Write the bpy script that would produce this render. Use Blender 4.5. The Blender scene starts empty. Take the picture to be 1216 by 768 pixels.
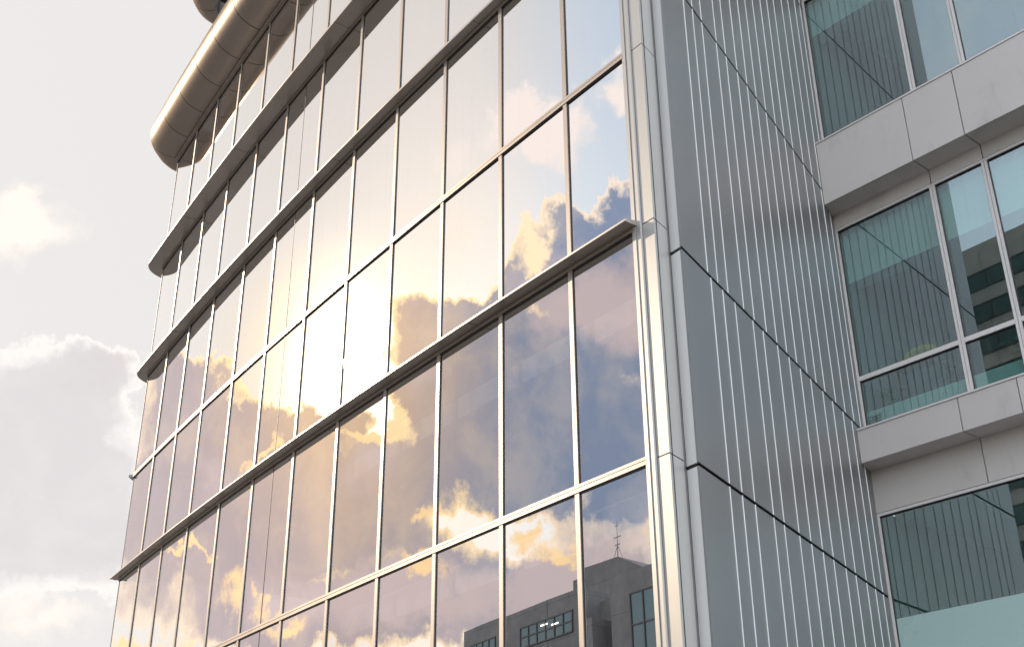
import bpy, math, random
from math import sin, cos, radians, pi
from mathutils import Vector, Matrix

random.seed(7)
scene = bpy.context.scene
col = scene.collection

# ------------------------------------------------------------------ camera
PITCH, ROLL = 0.4620009, 0.0071447
cam_data = bpy.data.cameras.new("camera")
cam_data.sensor_width = 36.0
cam_data.lens = 1427.14 / 1216.0 * 36.0
cam_data.clip_start = 0.1
cam_data.clip_end = 3000.0
cam = bpy.data.objects.new("camera", cam_data)
col.objects.link(cam)
F = Vector((0, cos(PITCH), sin(PITCH)))
U0 = Vector((0, -sin(PITCH), cos(PITCH)))
X = Vector((1, 0, 0))
Rr = cos(ROLL) * X - sin(ROLL) * U0
Uu = sin(ROLL) * X + cos(ROLL) * U0
m = Matrix((Rr, Uu, -F)).transposed().to_4x4()
m.translation = Vector((0, 0, 1.6))
cam.matrix_world = m
scene.camera = cam

# ------------------------------------------------------------------ exposure
scene.view_settings.view_transform = 'Standard'
scene.view_settings.look = 'None'
scene.view_settings.gamma = 1.0
scene.view_settings.exposure = 0.4
scene.view_settings.use_curve_mapping = False
scene.cycles.max_bounces = 8
scene.cycles.glossy_bounces = 6
scene.cycles.transmission_bounces = 6
scene.cycles.transparent_max_bounces = 16
scene.cycles.caustics_reflective = False
scene.cycles.caustics_refractive = False
scene.cycles.sample_clamp_indirect = 6.0

# ------------------------------------------------------------------ sun and sky
SUN_AZ, SUN_EL = radians(-61.0), radians(24.4)
S = Vector((cos(SUN_EL) * sin(SUN_AZ), cos(SUN_EL) * cos(SUN_AZ), sin(SUN_EL)))
sun_data = bpy.data.lights.new("sun", 'SUN')
sun_data.energy = 2.8
sun_data.angle = radians(0.5)
sun_data.color = (1.0, 0.83, 0.62)
sun = bpy.data.objects.new("sun", sun_data)
sun.rotation_euler = S.to_track_quat('Z', 'Y').to_euler()
sun.location = S * 200
col.objects.link(sun)

world = bpy.data.worlds.new("World")
scene.world = world
world.use_nodes = True
wt = world.node_tree
wt.nodes.clear()
WN, WL = wt.nodes, wt.links


class G:
    """small helper to write shader-node maths"""
    def __init__(self, tree):
        self.t = tree

    def put(self, sock, v):
        if isinstance(v, bpy.types.NodeSocket):
            self.t.links.new(v, sock)
        elif v is not None:
            if hasattr(sock.default_value, '__len__') and not hasattr(v, '__len__'):
                v = (v, v, v)
            if hasattr(sock.default_value, '__len__') and len(sock.default_value) == 4 and len(v) == 3:
                v = (*v, 1.0)
            sock.default_value = v

    def m(self, op, a, b=None, c=None, clamp=False):
        n = self.t.nodes.new('ShaderNodeMath')
        n.operation = op
        n.use_clamp = clamp
        self.put(n.inputs[0], a)
        self.put(n.inputs[1], b)
        self.put(n.inputs[2], c)
        return n.outputs[0]

    def v(self, op, a, b=None, scale=None):
        n = self.t.nodes.new('ShaderNodeVectorMath')
        n.operation = op
        self.put(n.inputs[0], a)
        if b is not None:
            self.put(n.inputs[1], b)
        if scale is not None:
            self.put(n.inputs['Scale'], scale)
        return n.outputs['Value'] if op in ('DOT_PRODUCT', 'LENGTH', 'DISTANCE') else n.outputs['Vector']

    def comb(self, x, y, z=0.0):
        n = self.t.nodes.new('ShaderNodeCombineXYZ')
        for s, q in zip(n.inputs, (x, y, z)):
            self.put(s, q)
        return n.outputs[0]

    def noise(self, vec, scale, detail=5.0, rough=0.55, dist=0.0, color=False):
        n = self.t.nodes.new('ShaderNodeTexNoise')
        self.put(n.inputs['Vector'], vec)
        n.inputs['Scale'].default_value = scale
        n.inputs['Detail'].default_value = detail
        n.inputs['Roughness'].default_value = rough
        n.inputs['Distortion'].default_value = dist
        return n.outputs['Color'] if color else n.outputs['Fac']

    def smooth(self, x, a, b, lo=0.0, hi=1.0):
        n = self.t.nodes.new('ShaderNodeMapRange')
        n.interpolation_type = 'SMOOTHSTEP'
        self.put(n.inputs['Value'], x)
        n.inputs['From Min'].default_value = a
        n.inputs['From Max'].default_value = b
        n.inputs['To Min'].default_value = lo
        n.inputs['To Max'].default_value = hi
        return n.outputs[0]

    def lin(self, x, a, b, lo=0.0, hi=1.0):
        n = self.t.nodes.new('ShaderNodeMapRange')
        self.put(n.inputs['Value'], x)
        n.inputs['From Min'].default_value = a
        n.inputs['From Max'].default_value = b
        n.inputs['To Min'].default_value = lo
        n.inputs['To Max'].default_value = hi
        return n.outputs[0]

    def mix(self, f, a, b, mode='MIX'):
        n = self.t.nodes.new('ShaderNodeMix')
        n.data_type = 'RGBA'
        n.blend_type = mode
        self.put(n.inputs[0], f)
        self.put(n.inputs[6], a)
        self.put(n.inputs[7], b)
        return n.outputs[2]

    def blobs(self, vec, items):
        total = None
        for (x, y, rx, ry, ang, w) in items:
            n = self.t.nodes.new('ShaderNodeMapping')
            n.vector_type = 'TEXTURE'
            self.put(n.inputs['Vector'], vec)
            n.inputs['Location'].default_value = (x, y, 0)
            n.inputs['Rotation'].default_value = (0, 0, ang)
            n.inputs['Scale'].default_value = (rx, ry, 1)
            g = self.t.nodes.new('ShaderNodeTexGradient')
            g.gradient_type = 'SPHERICAL'
            self.t.links.new(n.outputs[0], g.inputs[0])
            total = self.m('MULTIPLY', g.outputs[1], w) if total is None else self.m('MULTIPLY_ADD', g.outputs[1], w, total)
        return total


# Cloud banks of this evening's sky: centres, radii and turn on a plane touching the sky dome at the
# compass direction SKY_C (towards the low sun); everything is fixed to the world, at infinity.
SKY_A, SKY_B, SKY_C = (-0.5, -0.86603, 0.0), (0.37964, -0.21919, 0.89879), (-0.77838, 0.4494, 0.43837)
CLOUD_BANKS = [
    (0.3108, 0.091, 0.0862, 0.0695, -2.962, 1.7),
    (0.2478, 0.0655, 0.0767, 0.0685, -2.955, 1.5),
    (0.1986, 0.028, 0.0633, 0.0393, -3.045, 1.0),
    (0.2794, 0.0361, 0.1084, 0.0509, -3.032, 1.0),
    (0.2505, -0.0466, 0.1807, 0.1082, -3.06, 1.0),
    (0.1615, -0.0678, 0.1093, 0.085, -3.102, 1.0),
    (0.3278, -0.0987, 0.1182, 0.0732, -3.07, 1.0),
    (0.1009, -0.0084, 0.0562, 0.0463, 1.701, 1.0),
    (0.1413, 0.0052, 0.0594, 0.0389, -3.069, 1.0),
    (0.0861, -0.0515, 0.0373, 0.0245, -3.105, 1.0),
    (-0.1477, -0.0825, 0.1086, 0.0583, 3.08, 1.0),
    (-0.2083, -0.0607, 0.0969, 0.0413, 3.068, 1.0),
    (-0.0782, -0.096, 0.0753, 0.0378, 3.126, 1.0),
    (-0.0269, -0.0879, 0.0607, 0.0242, -3.125, 1.0),
    (0.007, -0.0764, 0.0491, 0.0166, -3.11, 1.0),
    (-0.1395, -0.1479, 0.2231, 0.0481, 3.133, 1.0),
    (-0.0019, -0.139, 0.1285, 0.0553, -3.126, 1.0),
    (0.0755, -0.1431, 0.0939, 0.0627, -3.135, 1.0),
    (-0.2315, -0.1326, 0.1442, 0.0687, 3.05, 1.0),
    (-0.0482, -0.1815, 0.1444, 0.0481, -3.134, 1.0),
    (0.183, -0.2086, 0.1728, 0.0532, -3.101, 0.9),
    (0.3, -0.1955, 0.118, 0.0544, -3.095, 0.9),
    (0.2577, -0.2302, 0.1087, 0.0431, -3.104, 0.7),
    (0.0558, -0.2378, 0.1518, 0.0417, -3.119, 0.9),
    (-0.0423, -0.2399, 0.1534, 0.0412, -3.134, 0.7),
    (-0.1926, -0.2093, 0.1932, 0.0549, 3.114, 0.6),
    (-0.7278, -0.1069, 0.1375, 0.0952, 3.137, 0.7),
    (-0.8183, -0.1004, 0.1077, 0.0803, 0.571, 0.6),
    (-0.6752, 0.0217, 0.1135, 0.0642, 2.852, 0.7),
    (-0.6707, -0.073, 0.1383, 0.1066, -3.077, 0.6),
    (-0.7468, -0.0141, 0.1132, 0.0926, -2.782, 0.6),
    (-0.7349, 0.0624, 0.0577, 0.0336, 2.848, 0.4)]
SUNLIT_WISPS = [
    (-0.171, -0.1834, 0.072, 0.0085, -3.038, 1.0),
    (-0.0875, -0.2095, 0.0438, 0.0372, 2.869, 0.75),
    (-0.0276, -0.2348, 0.0454, 0.0179, -3.139, 0.75),
    (-0.2461, -0.2564, 0.0791, 0.0151, 3.112, 0.8),
    (-0.15, -0.2521, 0.0531, 0.0178, 3.121, 0.75),
    (-0.0506, -0.2091, 0.0277, 0.0164, 1.72, 0.7),
    (0.1228, -0.2027, 0.0553, 0.0182, -3.107, 1.0),
    (0.2284, -0.1563, 0.0453, 0.0172, -3.088, 1.0),
    (0.2723, -0.1695, 0.0308, 0.0202, -3.104, 1.0),
    (0.3651, -0.1563, 0.0311, 0.0206, -3.092, 1.0),
    (0.1232, -0.1549, 0.043, 0.0105, -2.688, 0.8),
    (-0.0875, -0.1099, 0.0681, 0.0108, -2.779, 1.0),
    (0.0374, -0.0904, 0.0576, 0.0111, -3.099, 1.3),
    (0.0718, -0.0803, 0.0315, 0.0207, 1.69, 1.2),
    (0.2115, 0.0869, 0.0453, 0.03, 1.1, 1.0),
    (0.2339, 0.0386, 0.0352, 0.0162, -2.732, 0.7)]
PALE_PUFFS = [
    (0.1815, 0.1698, 0.0453, 0.0285, -3.001, 1.0),
    (0.225, 0.1898, 0.0544, 0.0501, -2.748, 1.0),
    (0.1925, 0.2, 0.0542, 0.0215, -3.005, 1.0),
    (0.2936, 0.2327, 0.0363, 0.0291, -2.872, 1.0),
    (0.1252, 0.135, 0.055, 0.0353, -3.033, 0.6),
    (-0.5865, 0.1286, 0.089, 0.0457, 2.702, 0.8),
    (-0.5683, 0.1448, 0.0398, 0.03, 2.711, 0.6),
    (-0.7966, -0.1935, 0.1139, 0.0336, 2.978, 0.8),
    (-0.7438, -0.1706, 0.0538, 0.0243, 3.002, 0.6)]
HAZE_GLOW = [
    (-0.0082, -0.0215, 0.1744, 0.1108, -3.138, 0.85),
    (0.1204, 0.0849, 0.1195, 0.0847, -3.05, 0.25)]
PINK_LIGHT = [
    (0.2994, -0.1883, 0.0998, 0.0508, -3.096, 0.9),
    (0.2868, 0.0552, 0.1085, 0.0546, -3.024, 1.0),
    (0.1748, -0.2196, 0.1184, 0.0425, -3.106, 0.9),
    (0.2432, -0.1698, 0.0543, 0.0359, -3.108, 0.8),
    (0.3695, -0.1546, 0.0458, 0.0295, -3.09, 1.0),
    (0.0447, -0.1165, 0.0574, 0.0417, 3.128, 0.6),
    (0.1028, -0.0294, 0.0371, 0.0281, -3.106, 0.5),
    (-0.1429, -0.1204, 0.0712, 0.0275, 3.115, 0.5),
    (0.0545, -0.2239, 0.1045, 0.0417, -3.124, 0.9),
    (-0.0447, -0.2159, 0.0617, 0.0411, 3.089, 0.5)]

g = G(wt)
tc = WN.new('ShaderNodeTexCoord')
D = g.v('NORMALIZE', tc.outputs['Generated'])
dc = g.v('DOT_PRODUCT', D, SKY_C)
dcs = g.m('MAXIMUM', dc, 0.2)
pp = g.m('DIVIDE', g.v('DOT_PRODUCT', D, SKY_A), dcs)
qq = g.m('DIVIDE', g.v('DOT_PRODUCT', D, SKY_B), dcs)
V = g.comb(pp, qq, 0.0)
w1 = g.v('SUBTRACT', g.noise(D, 7.0, 3.0, 0.5, color=True), (0.5, 0.5, 0.5))
w2 = g.v('SUBTRACT', g.noise(D, 26.0, 6.0, 0.62, color=True), (0.5, 0.5, 0.5))
warp = g.v('ADD', g.v('SCALE', w1, scale=0.10), g.v('SCALE', w2, scale=0.075))
warp = g.v('MULTIPLY', warp, (1.0, 1.0, 0.0))
Vw = g.v('ADD', V, warp)
fb = g.noise(D, 16.0, 8.0, 0.6, 0.3)
fb2 = g.noise(D, 38.0, 7.0, 0.62, 0.2)
fb3 = g.noise(D, 5.0, 6.0, 0.6, 0.4)
fbc = g.m('SUBTRACT', fb, 0.5)
fb2c = g.m('SUBTRACT', fb2, 0.5)
bank = g.blobs(Vw, CLOUD_BANKS)
dens = g.m('MULTIPLY_ADD', fbc, 0.55, bank)
dens = g.m('MULTIPLY_ADD', fb2c, 0.22, dens)
cover = g.smooth(dens, 0.20, 0.29)
thick = g.smooth(dens, 0.235, 0.56)
wisp = g.m('MULTIPLY_ADD', fb2c, 0.9, g.m('MULTIPLY_ADD', fbc, 0.8, g.blobs(Vw, SUNLIT_WISPS)))
wispf = g.smooth(wisp, 0.30, 0.72)
puff = g.m('MULTIPLY_ADD', fb2c, 0.5, g.m('MULTIPLY_ADD', fbc, 1.1, g.blobs(Vw, PALE_PUFFS)))
pufff = g.smooth(puff, 0.2, 0.8)
cs = g.v('DOT_PRODUCT', D, tuple(S))
csm = g.m('MAXIMUM', cs, 0.0)
aure = g.m('POWER', csm, 14.0)
aure2 = g.m('POWER', csm, 130.0)
aure3 = g.m('POWER', csm, 330.0)
# clear air
sky = WN.new('ShaderNodeTexSky')
sky.sky_type = 'NISHITA'
sky.sun_disc = False
sky.sun_elevation = SUN_EL
sky.sun_rotation = SUN_AZ % (2 * pi)
sky.air_density = 1.0
sky.dust_density = 1.5
sky.ozone_density = 1.5
blue = g.mix(1.0, sky.outputs[0], (1.25, 1.25, 1.2), 'MULTIPLY')
haze = g.smooth(pp, 0.36, -0.12)                     # the veil thickens towards the sun's side
hazecol = g.mix(g.smooth(pp, 0.05, -0.45), (6.2, 5.95, 5.75), (8.2, 8.15, 8.1))
hazecol = g.mix(g.smooth(pp, 0.29, 0.13), (4.7, 5.8, 7.0), hazecol)
front = g.smooth(dc, 0.35, 0.75)
clear = g.mix(g.m('MULTIPLY', g.m('MULTIPLY_ADD', haze, 0.25, 0.7), front), blue, hazecol)
clear = g.mix(g.m('MULTIPLY', pufff, front), clear, g.mix(g.smooth(pp, -0.37, -0.45), (8.8, 8.0, 7.6), (10.2, 9.5, 8.9)))
glow = g.blobs(V, HAZE_GLOW)
clear = g.mix(g.m('MULTIPLY', g.smooth(glow, 0.0, 0.9), 1.0), clear, (9.9, 8.1, 5.6))
aurec = g.mix(1.0, (1.0, 0.86, 0.58), g.m('MULTIPLY', g.m('POWER', csm, 560.0), 17.0), 'MULTIPLY')
clear = g.mix(1.0, clear, aurec, 'ADD')
# other parts of the sky: scattered pale cloud
gen = g.smooth(fb3, 0.50, 0.68)
back = g.mix(g.m('MULTIPLY_ADD', gen, 0.50, 0.40), g.mix(1.0, blue, (5.0, 4.7, 4.4), 'MULTIPLY'), (22.0, 20.4, 19.4))
# clouds
rim = g.mix(g.m('MINIMUM', g.m('MULTIPLY', g.m('POWER', csm, 34.0), 1.5), 1.0), (8.6, 7.7, 7.2), (12.0, 9.0, 4.9))
dark = g.mix(g.smooth(pp, 0.02, 0.23), (4.6, 3.95, 4.25), (2.25, 2.85, 4.15))
dark = g.mix(g.smooth(pp, -0.10, -0.30), dark, (5.3, 4.65, 4.75))
dark = g.mix(g.smooth(pp, -0.37, -0.45), dark, (7.35, 7.25, 7.45))
rim = g.mix(g.smooth(pp, -0.37, -0.45), rim, (9.7, 9.5, 9.3))
dark = g.mix(g.m('MINIMUM', g.m('MULTIPLY', aure2, 0.75), 1.0), dark, (8.6, 5.9, 3.3))
dark = g.mix(g.m('MULTIPLY', g.smooth(fb, 0.42, 0.68), 0.35), dark, g.mix(0.5, dark, rim))
dark = g.mix(g.m('MULTIPLY', g.smooth(fb3, 0.45, 0.68), 0.5), dark, g.mix(g.smooth(pp, 0.30, 0.05), dark, (6.8, 5.5, 5.2)))
dark = g.mix(g.m('MULTIPLY', g.smooth(g.blobs(Vw, PINK_LIGHT), 0.0, 0.7), 0.8), dark, (6.9, 5.6, 5.5))
cl = g.mix(thick, rim, dark)
ft = g.mix(cover, clear, cl)
ft = g.mix(g.m('MULTIPLY', wispf, 0.95), ft, g.mix(g.smooth(qq, -0.02, -0.12), rim, (10.8, 7.8, 4.2)))
ft = g.mix(1.0, ft, g.mix(g.smooth(pp, -0.36, -0.46), (0.93, 0.90, 0.87), (0.81, 0.79, 0.775)), 'MULTIPLY')
skyc = g.mix(front, back, ft)
below = g.smooth(g.v('DOT_PRODUCT', D, (0, 0, 1)), -0.02, 0.0)
skyc = g.mix(below, (2.5, 2.4, 2.3), skyc)
bg = WN.new('ShaderNodeBackground')
bg.inputs['Strength'].default_value = 0.1
WL.new(skyc, bg.inputs['Color'])
wo = WN.new('ShaderNodeOutputWorld')
WL.new(bg.outputs[0], wo.inputs['Surface'])
world.cycles.sampling_method = 'MANUAL'
world.cycles.sample_map_resolution = 1024


# ------------------------------------------------------------------ materials
def new_mat(name):
    mt = bpy.data.materials.new(name)
    mt.use_nodes = True
    t = mt.node_tree
    b = t.nodes['Principled BSDF']
    return mt, G(t), b, t


def metal(name, color, metallic=0.7, rough=0.35, var=0.12, scale=1.5, stains=0.0, streak=(1, 1, 0.15), stain_col=None):
    mt, gg, b, t = new_mat(name)
    tcn = t.nodes.new('ShaderNodeTexCoord')
    vec = gg.v('MULTIPLY', tcn.outputs['Object'], streak)
    n1 = gg.noise(vec, scale, 6.0, 0.6)
    n2 = gg.noise(tcn.outputs['Object'], scale * 30, 3.0, 0.6)
    f = gg.m('MULTIPLY_ADD', gg.m('SUBTRACT', n1, 0.5), var * 2, 1.0)
    f = gg.m('MULTIPLY_ADD', gg.m('SUBTRACT', n2, 0.5), var * 0.5, f)
    oi = t.nodes.new('ShaderNodeObjectInfo')
    f = gg.m('MULTIPLY', f, gg.lin(oi.outputs['Random'], 0.0, 1.0, 0.955, 1.045))
    c = gg.mix(1.0, color, f, 'MULTIPLY')
    if stains:
        st = gg.smooth(gg.noise(gg.v('MULTIPLY', tcn.outputs['Object'], (1, 1, 0.45)), 2.1, 7.0, 0.65, 0.6), 0.52, 0.75)
        sc = stain_col or tuple(q * 0.62 for q in color)
        c = gg.mix(gg.m('MULTIPLY', st, stains), c, sc)
    gg.put(b.inputs['Base Color'], c)
    b.inputs['Metallic'].default_value = metallic
    gg.put(b.inputs['Roughness'], gg.m('MULTIPLY_ADD', gg.m('SUBTRACT', n1, 0.5), 0.22, rough))
    return mt


def plain(name, color, rough=0.6, var=0.1, scale=3.0, metallic=0.0):
    return metal(name, color, metallic, rough, var, scale, 0.0, (1, 1, 1))


def coated_glass(name, refl, tint, facing_pow=1.0, wob=0.0006, glossy_tint=(0.97, 0.97, 0.98), wscale=0.55, turn=0.0):
    """thin sheet of reflective glass: sharp mirror coat over a tinted see-through body"""
    mt = bpy.data.materials.new(name)
    mt.use_nodes = True
    t = mt.node_tree
    t.nodes.clear()
    gg = G(t)
    geo = t.nodes.new('ShaderNodeNewGeometry')
    n = gg.noise(geo.outputs['Position'], wscale, 1.5, 0.5)
    bump = t.nodes.new('ShaderNodeBump')
    bump.inputs['Strength'].default_value = 1.0
    bump.inputs['Distance'].default_value = wob
    gg.put(bump.inputs['Height'], n)
    if turn:
        vr = t.nodes.new('ShaderNodeVectorRotate')
        vr.rotation_type = 'Z_AXIS'
        vr.inputs['Angle'].default_value = turn
        t.links.new(geo.outputs['Normal'], vr.inputs['Vector'])
        t.links.new(vr.outputs[0], bump.inputs['Normal'])
    gl = t.nodes.new('ShaderNodeBsdfGlossy')
    gl.inputs['Roughness'].default_value = 0.0
    gl.inputs['Color'].default_value = (*glossy_tint, 1)
    t.links.new(bump.outputs[0], gl.inputs['Normal'])
    tr = t.nodes.new('ShaderNodeBsdfTransparent')
    tr.inputs['Color'].default_value = (*tint, 1)
    lw = t.nodes.new('ShaderNodeLayerWeight')
    lw.inputs['Blend'].default_value = 0.35
    fac = gg.m('MULTIPLY_ADD', gg.m('POWER', lw.outputs['Facing'], facing_pow), 1.0 - refl, refl, clamp=True)
    # a film of dust: very faint
    df = t.nodes.new('ShaderNodeBsdfDiffuse')
    df.inputs['Color'].default_value = (0.5, 0.48, 0.45, 1)
    mx = t.nodes.new('ShaderNodeMixShader')
    gg.put(mx.inputs[0], fac)
    t.links.new(tr.outputs[0], mx.inputs[1])
    t.links.new(gl.outputs[0], mx.inputs[2])
    dust = gg.smooth(gg.noise(gg.v('MULTIPLY', geo.outputs['Position'], (6, 6, 0.25)), 1.0, 5.0, 0.6), 0.5, 0.85, 0.0, 0.05)
    mx2 = t.nodes.new('ShaderNodeMixShader')
    gg.put(mx2.inputs[0], dust)
    t.links.new(mx.outputs[0], mx2.inputs[1])
    t.links.new(df.outputs[0], mx2.inputs[2])
    out = t.nodes.new('ShaderNodeOutputMaterial')
    t.links.new(mx2.outputs[0], out.inputs[0])
    return mt


def emis(name, color, strength):
    mt, gg, b, t = new_mat(name)
    b.inputs['Base Color'].default_value = (0.8, 0.8, 0.8, 1)
    b.inputs['Emission Color'].default_value = (*color, 1)
    b.inputs['Emission Strength'].default_value = strength
    return mt


def concrete(name, color, bw, bh):
    mt, gg, b, t = new_mat(name)
    tcn = t.nodes.new('ShaderNodeTexCoord')
    sep = t.nodes.new('ShaderNodeSeparateXYZ')
    t.links.new(tcn.outputs['Object'], sep.inputs[0])
    br = t.nodes.new('ShaderNodeTexBrick')
    br.offset = 0.0
    gg.put(br.inputs['Vector'], gg.comb(gg.m('ADD', sep.outputs[0], sep.outputs[1]), sep.outputs[2]))
    br.inputs['Scale'].default_value = 1.0
    br.inputs['Mortar Size'].default_value = 0.02
    br.inputs['Brick Width'].default_value = bw
    br.inputs['Row Height'].default_value = bh
    br.inputs['Color1'].default_value = (*color, 1)
    br.inputs['Color2'].default_value = (*[q * 0.9 for q in color], 1)
    br.inputs['Mortar'].default_value = (*[q * 0.45 for q in color], 1)
    n = gg.noise(tcn.outputs['Object'], 0.6, 8.0, 0.65)
    gg.put(b.inputs['Base Color'], gg.mix(1.0, br.outputs[0], gg.lin(n, 0.3, 0.7, 0.75, 1.2), 'MULTIPLY'))
    b.inputs['Roughness'].default_value = 0.85
    return mt


M = {}
M['alu'] = metal('light_aluminium', (0.43, 0.365, 0.32), 0.4, 0.38, 0.05, 1.2)
M['alu_dark'] = plain('dark_gasket', (0.035, 0.03, 0.028), 0.5)
M['ledge'] = metal('bronze_ledge', (0.42, 0.385, 0.36), 0.75, 0.36, 0.12, 0.8, 0.3, (1, 1, 1))
M['tube'] = metal('bronze_canopy', (0.36, 0.315, 0.285), 0.92, 0.40, 0.14, 1.1, 0.25, (1, 1, 1))
M['pil'] = metal('cream_metal', (0.52, 0.50, 0.475), 0.45, 0.36, 0.05, 0.8, 0.12)
M['pil2'] = metal('white_metal', (0.86, 0.86, 0.85), 0.1, 0.4, 0.04, 0.8, 0.1)
M['side'] = metal('grey_sheet_metal', (0.265, 0.262, 0.265), 0.60, 0.38, 0.07, 0.7, 0.12)
M['rib'] = metal('bright_seam', (0.93, 0.93, 0.93), 0.1, 0.35, 0.04, 2.0)
M['wing'] = metal('matt_panel_metal', (0.73, 0.685, 0.66), 0.12, 0.42, 0.06, 0.6, 0.32, (1, 1, 0.6))
M['wframe'] = metal('window_aluminium', (0.86, 0.82, 0.80), 0.2, 0.40, 0.05, 1.2)
M['facade_glass'] = coated_glass('mirror_glass', 0.70, (0.86, 0.88, 0.90), 1.5, 0.0009)
M['mirror'] = coated_glass('full_mirror_glass', 0.88, (0.45, 0.46, 0.50), 1.3, 0.0009)
M['green_glass'] = coated_glass('green_glass', 0.13, (0.68, 0.83, 0.81), 2.4, 0.0005, (0.93, 0.97, 0.97), 0.55, radians(13.3))
M['far_glass'] = plain('dark_window_glass', (0.03, 0.065, 0.07), 0.12, 0.3, 0.4)
M['slab'] = plain('slab_concrete', (0.33, 0.32, 0.31), 0.8)
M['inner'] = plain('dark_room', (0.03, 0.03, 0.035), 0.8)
M['room'] = plain('room_plaster', (0.78, 0.80, 0.78), 0.7)
M['film'] = plain('frosted_mint_film', (0.50, 0.68, 0.655), 0.28, 0.04, 0.5)
M['part'] = plain('partition_paint', (0.24, 0.26, 0.26), 0.7)
M['ceil'] = plain('ceiling_tile', (0.84, 0.85, 0.83), 0.7)
M['blind'] = plain('blind_fabric', (0.82, 0.80, 0.77), 0.8, 0.05)
M['dark'] = plain('dark_groove', (0.02, 0.02, 0.02), 0.7)
M['lamp'] = emis('lamp_tube', (1.0, 0.9, 0.75), 1.6)
M['concA'] = concrete('grey_concrete', (0.13, 0.122, 0.12), 3.2, 3.2)
M['concB'] = concrete('pale_concrete', (0.36, 0.34, 0.33), 4.0, 1.6)
M['steel'] = plain('mast_steel', (0.12, 0.11, 0.11), 0.5)
M['yellow'] = plain('yellow_fabric', (0.95, 0.58, 0.02), 0.6)
M['leaf'] = plain('leaf_green', (0.09, 0.17, 0.06), 0.55, 0.4, 8.0)
M['pot'] = plain('pot_clay', (0.25, 0.13, 0.08), 0.7)
M['wood'] = plain('cabinet_wood', (0.18, 0.12, 0.08), 0.5)
M['vent'] = plain('vent_paint', (0.55, 0.60, 0.58), 0.5)


M['tube'].node_tree.nodes['Principled BSDF'].inputs['Specular Tint'].default_value = (0.42, 0.36, 0.31, 1)

# ------------------------------------------------------------------ mesh helpers
class MB:
    def __init__(self):
        self.v, self.f, self.mi, self.sm = [], [], [], []

    def face(self, pts, mi=0, sm=False):
        b = len(self.v)
        self.v += [tuple(p) for p in pts]
        self.f.append(tuple(range(b, b + len(pts))))
        self.mi.append(mi)
        self.sm.append(sm)

    def prism(self, poly, z0, z1, mi=0, side_mi=None):
        """vertical prism over a plan polygon; side_mi: per-edge material"""
        area = sum(poly[i][0] * poly[(i + 1) % len(poly)][1] - poly[(i + 1) % len(poly)][0] * poly[i][1] for i in range(len(poly)))
        idx = list(range(len(poly)))
        if area < 0:
            poly = poly[::-1]
            if side_mi:
                k = len(poly)
                side_mi = [side_mi[(k - 2 - i) % k] for i in range(k)]
        n = len(poly)
        b = len(self.v)
        self.v += [(p[0], p[1], z0) for p in poly] + [(p[0], p[1], z1) for p in poly]
        self.f.append(tuple(b + i for i in reversed(range(n))))
        self.mi.append(mi); self.sm.append(False)
        self.f.append(tuple(b + n + i for i in range(n)))
        self.mi.append(mi); self.sm.append(False)
        for i in range(n):
            j = (i + 1) % n
            self.f.append((b + i, b + j, b + n + j, b + n + i))
            self.mi.append(side_mi[i] if side_mi else mi)
            self.sm.append(False)

    def sweep(self, rings, mi=0, smooth_rows=None, caps=True, row_mi=None):
        """skin between rings of equal point counts (closed section)"""
        n = len(rings[0])
        b = len(self.v)
        for r in rings:
            self.v += [tuple(p) for p in r]
        for k in range(len(rings) - 1):
            for i in range(n):
                j = (i + 1) % n
                self.f.append((b + k * n + i, b + k * n + j, b + (k + 1) * n + j, b + (k + 1) * n + i))
                self.mi.append(row_mi[i] if row_mi else mi)
                self.sm.append(bool(smooth_rows and smooth_rows[i]))
        if caps:
            self.face(list(reversed(rings[0])), mi)
            self.face(rings[-1], mi)

    def tube(self, p0, p1, r0, r1=None, seg=8, mi=0, sm=True):
        p0, p1 = Vector(p0), Vector(p1)
        r1 = r0 if r1 is None else r1
        d = (p1 - p0).normalized()
        a = d.orthogonal().normalized()
        c = d.cross(a)
        rings = [[p + (a * cos(2 * pi * i / seg) + c * sin(2 * pi * i / seg)) * r for i in range(seg)] for p, r in ((p0, r0), (p1, r1))]
        self.sweep(rings, mi, [sm] * seg)

    def build(self, name, mats, parent=None, off=(0, 0, 0)):
        me = bpy.data.meshes.new(name)
        ox, oy, oz = off
        me.from_pydata([(x - ox, y - oy, z - oz) for x, y, z in self.v], [], self.f)
        for mt in (mats if isinstance(mats, (list, tuple)) else [mats]):
            me.materials.append(mt)
        for p, mi, sm in zip(me.polygons, self.mi, self.sm):
            p.material_index = mi
            p.use_smooth = sm
        me.update()
        import bmesh
        bm = bmesh.new()
        bm.from_mesh(me)
        bmesh.ops.recalc_face_normals(bm, faces=bm.faces)
        bm.to_mesh(me)
        bm.free()
        o = bpy.data.objects.new(name, me)
        col.objects.link(o)
        if parent:
            o.parent = parent
        return o


def tag(o, label=None, cat=None, group=None, kind=None):
    if label: o['label'] = label
    if cat: o['category'] = cat
    if group: o['group'] = group
    if kind: o['kind'] = kind
    return o


def thing(name, loc, label, cat, group=None, rz=0.0):
    o = bpy.data.objects.new(name, None)
    o.empty_display_size = 0.5
    o.location = loc
    o.rotation_euler.z = rz
    col.objects.link(o)
    return tag(o, label, cat, group)


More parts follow.
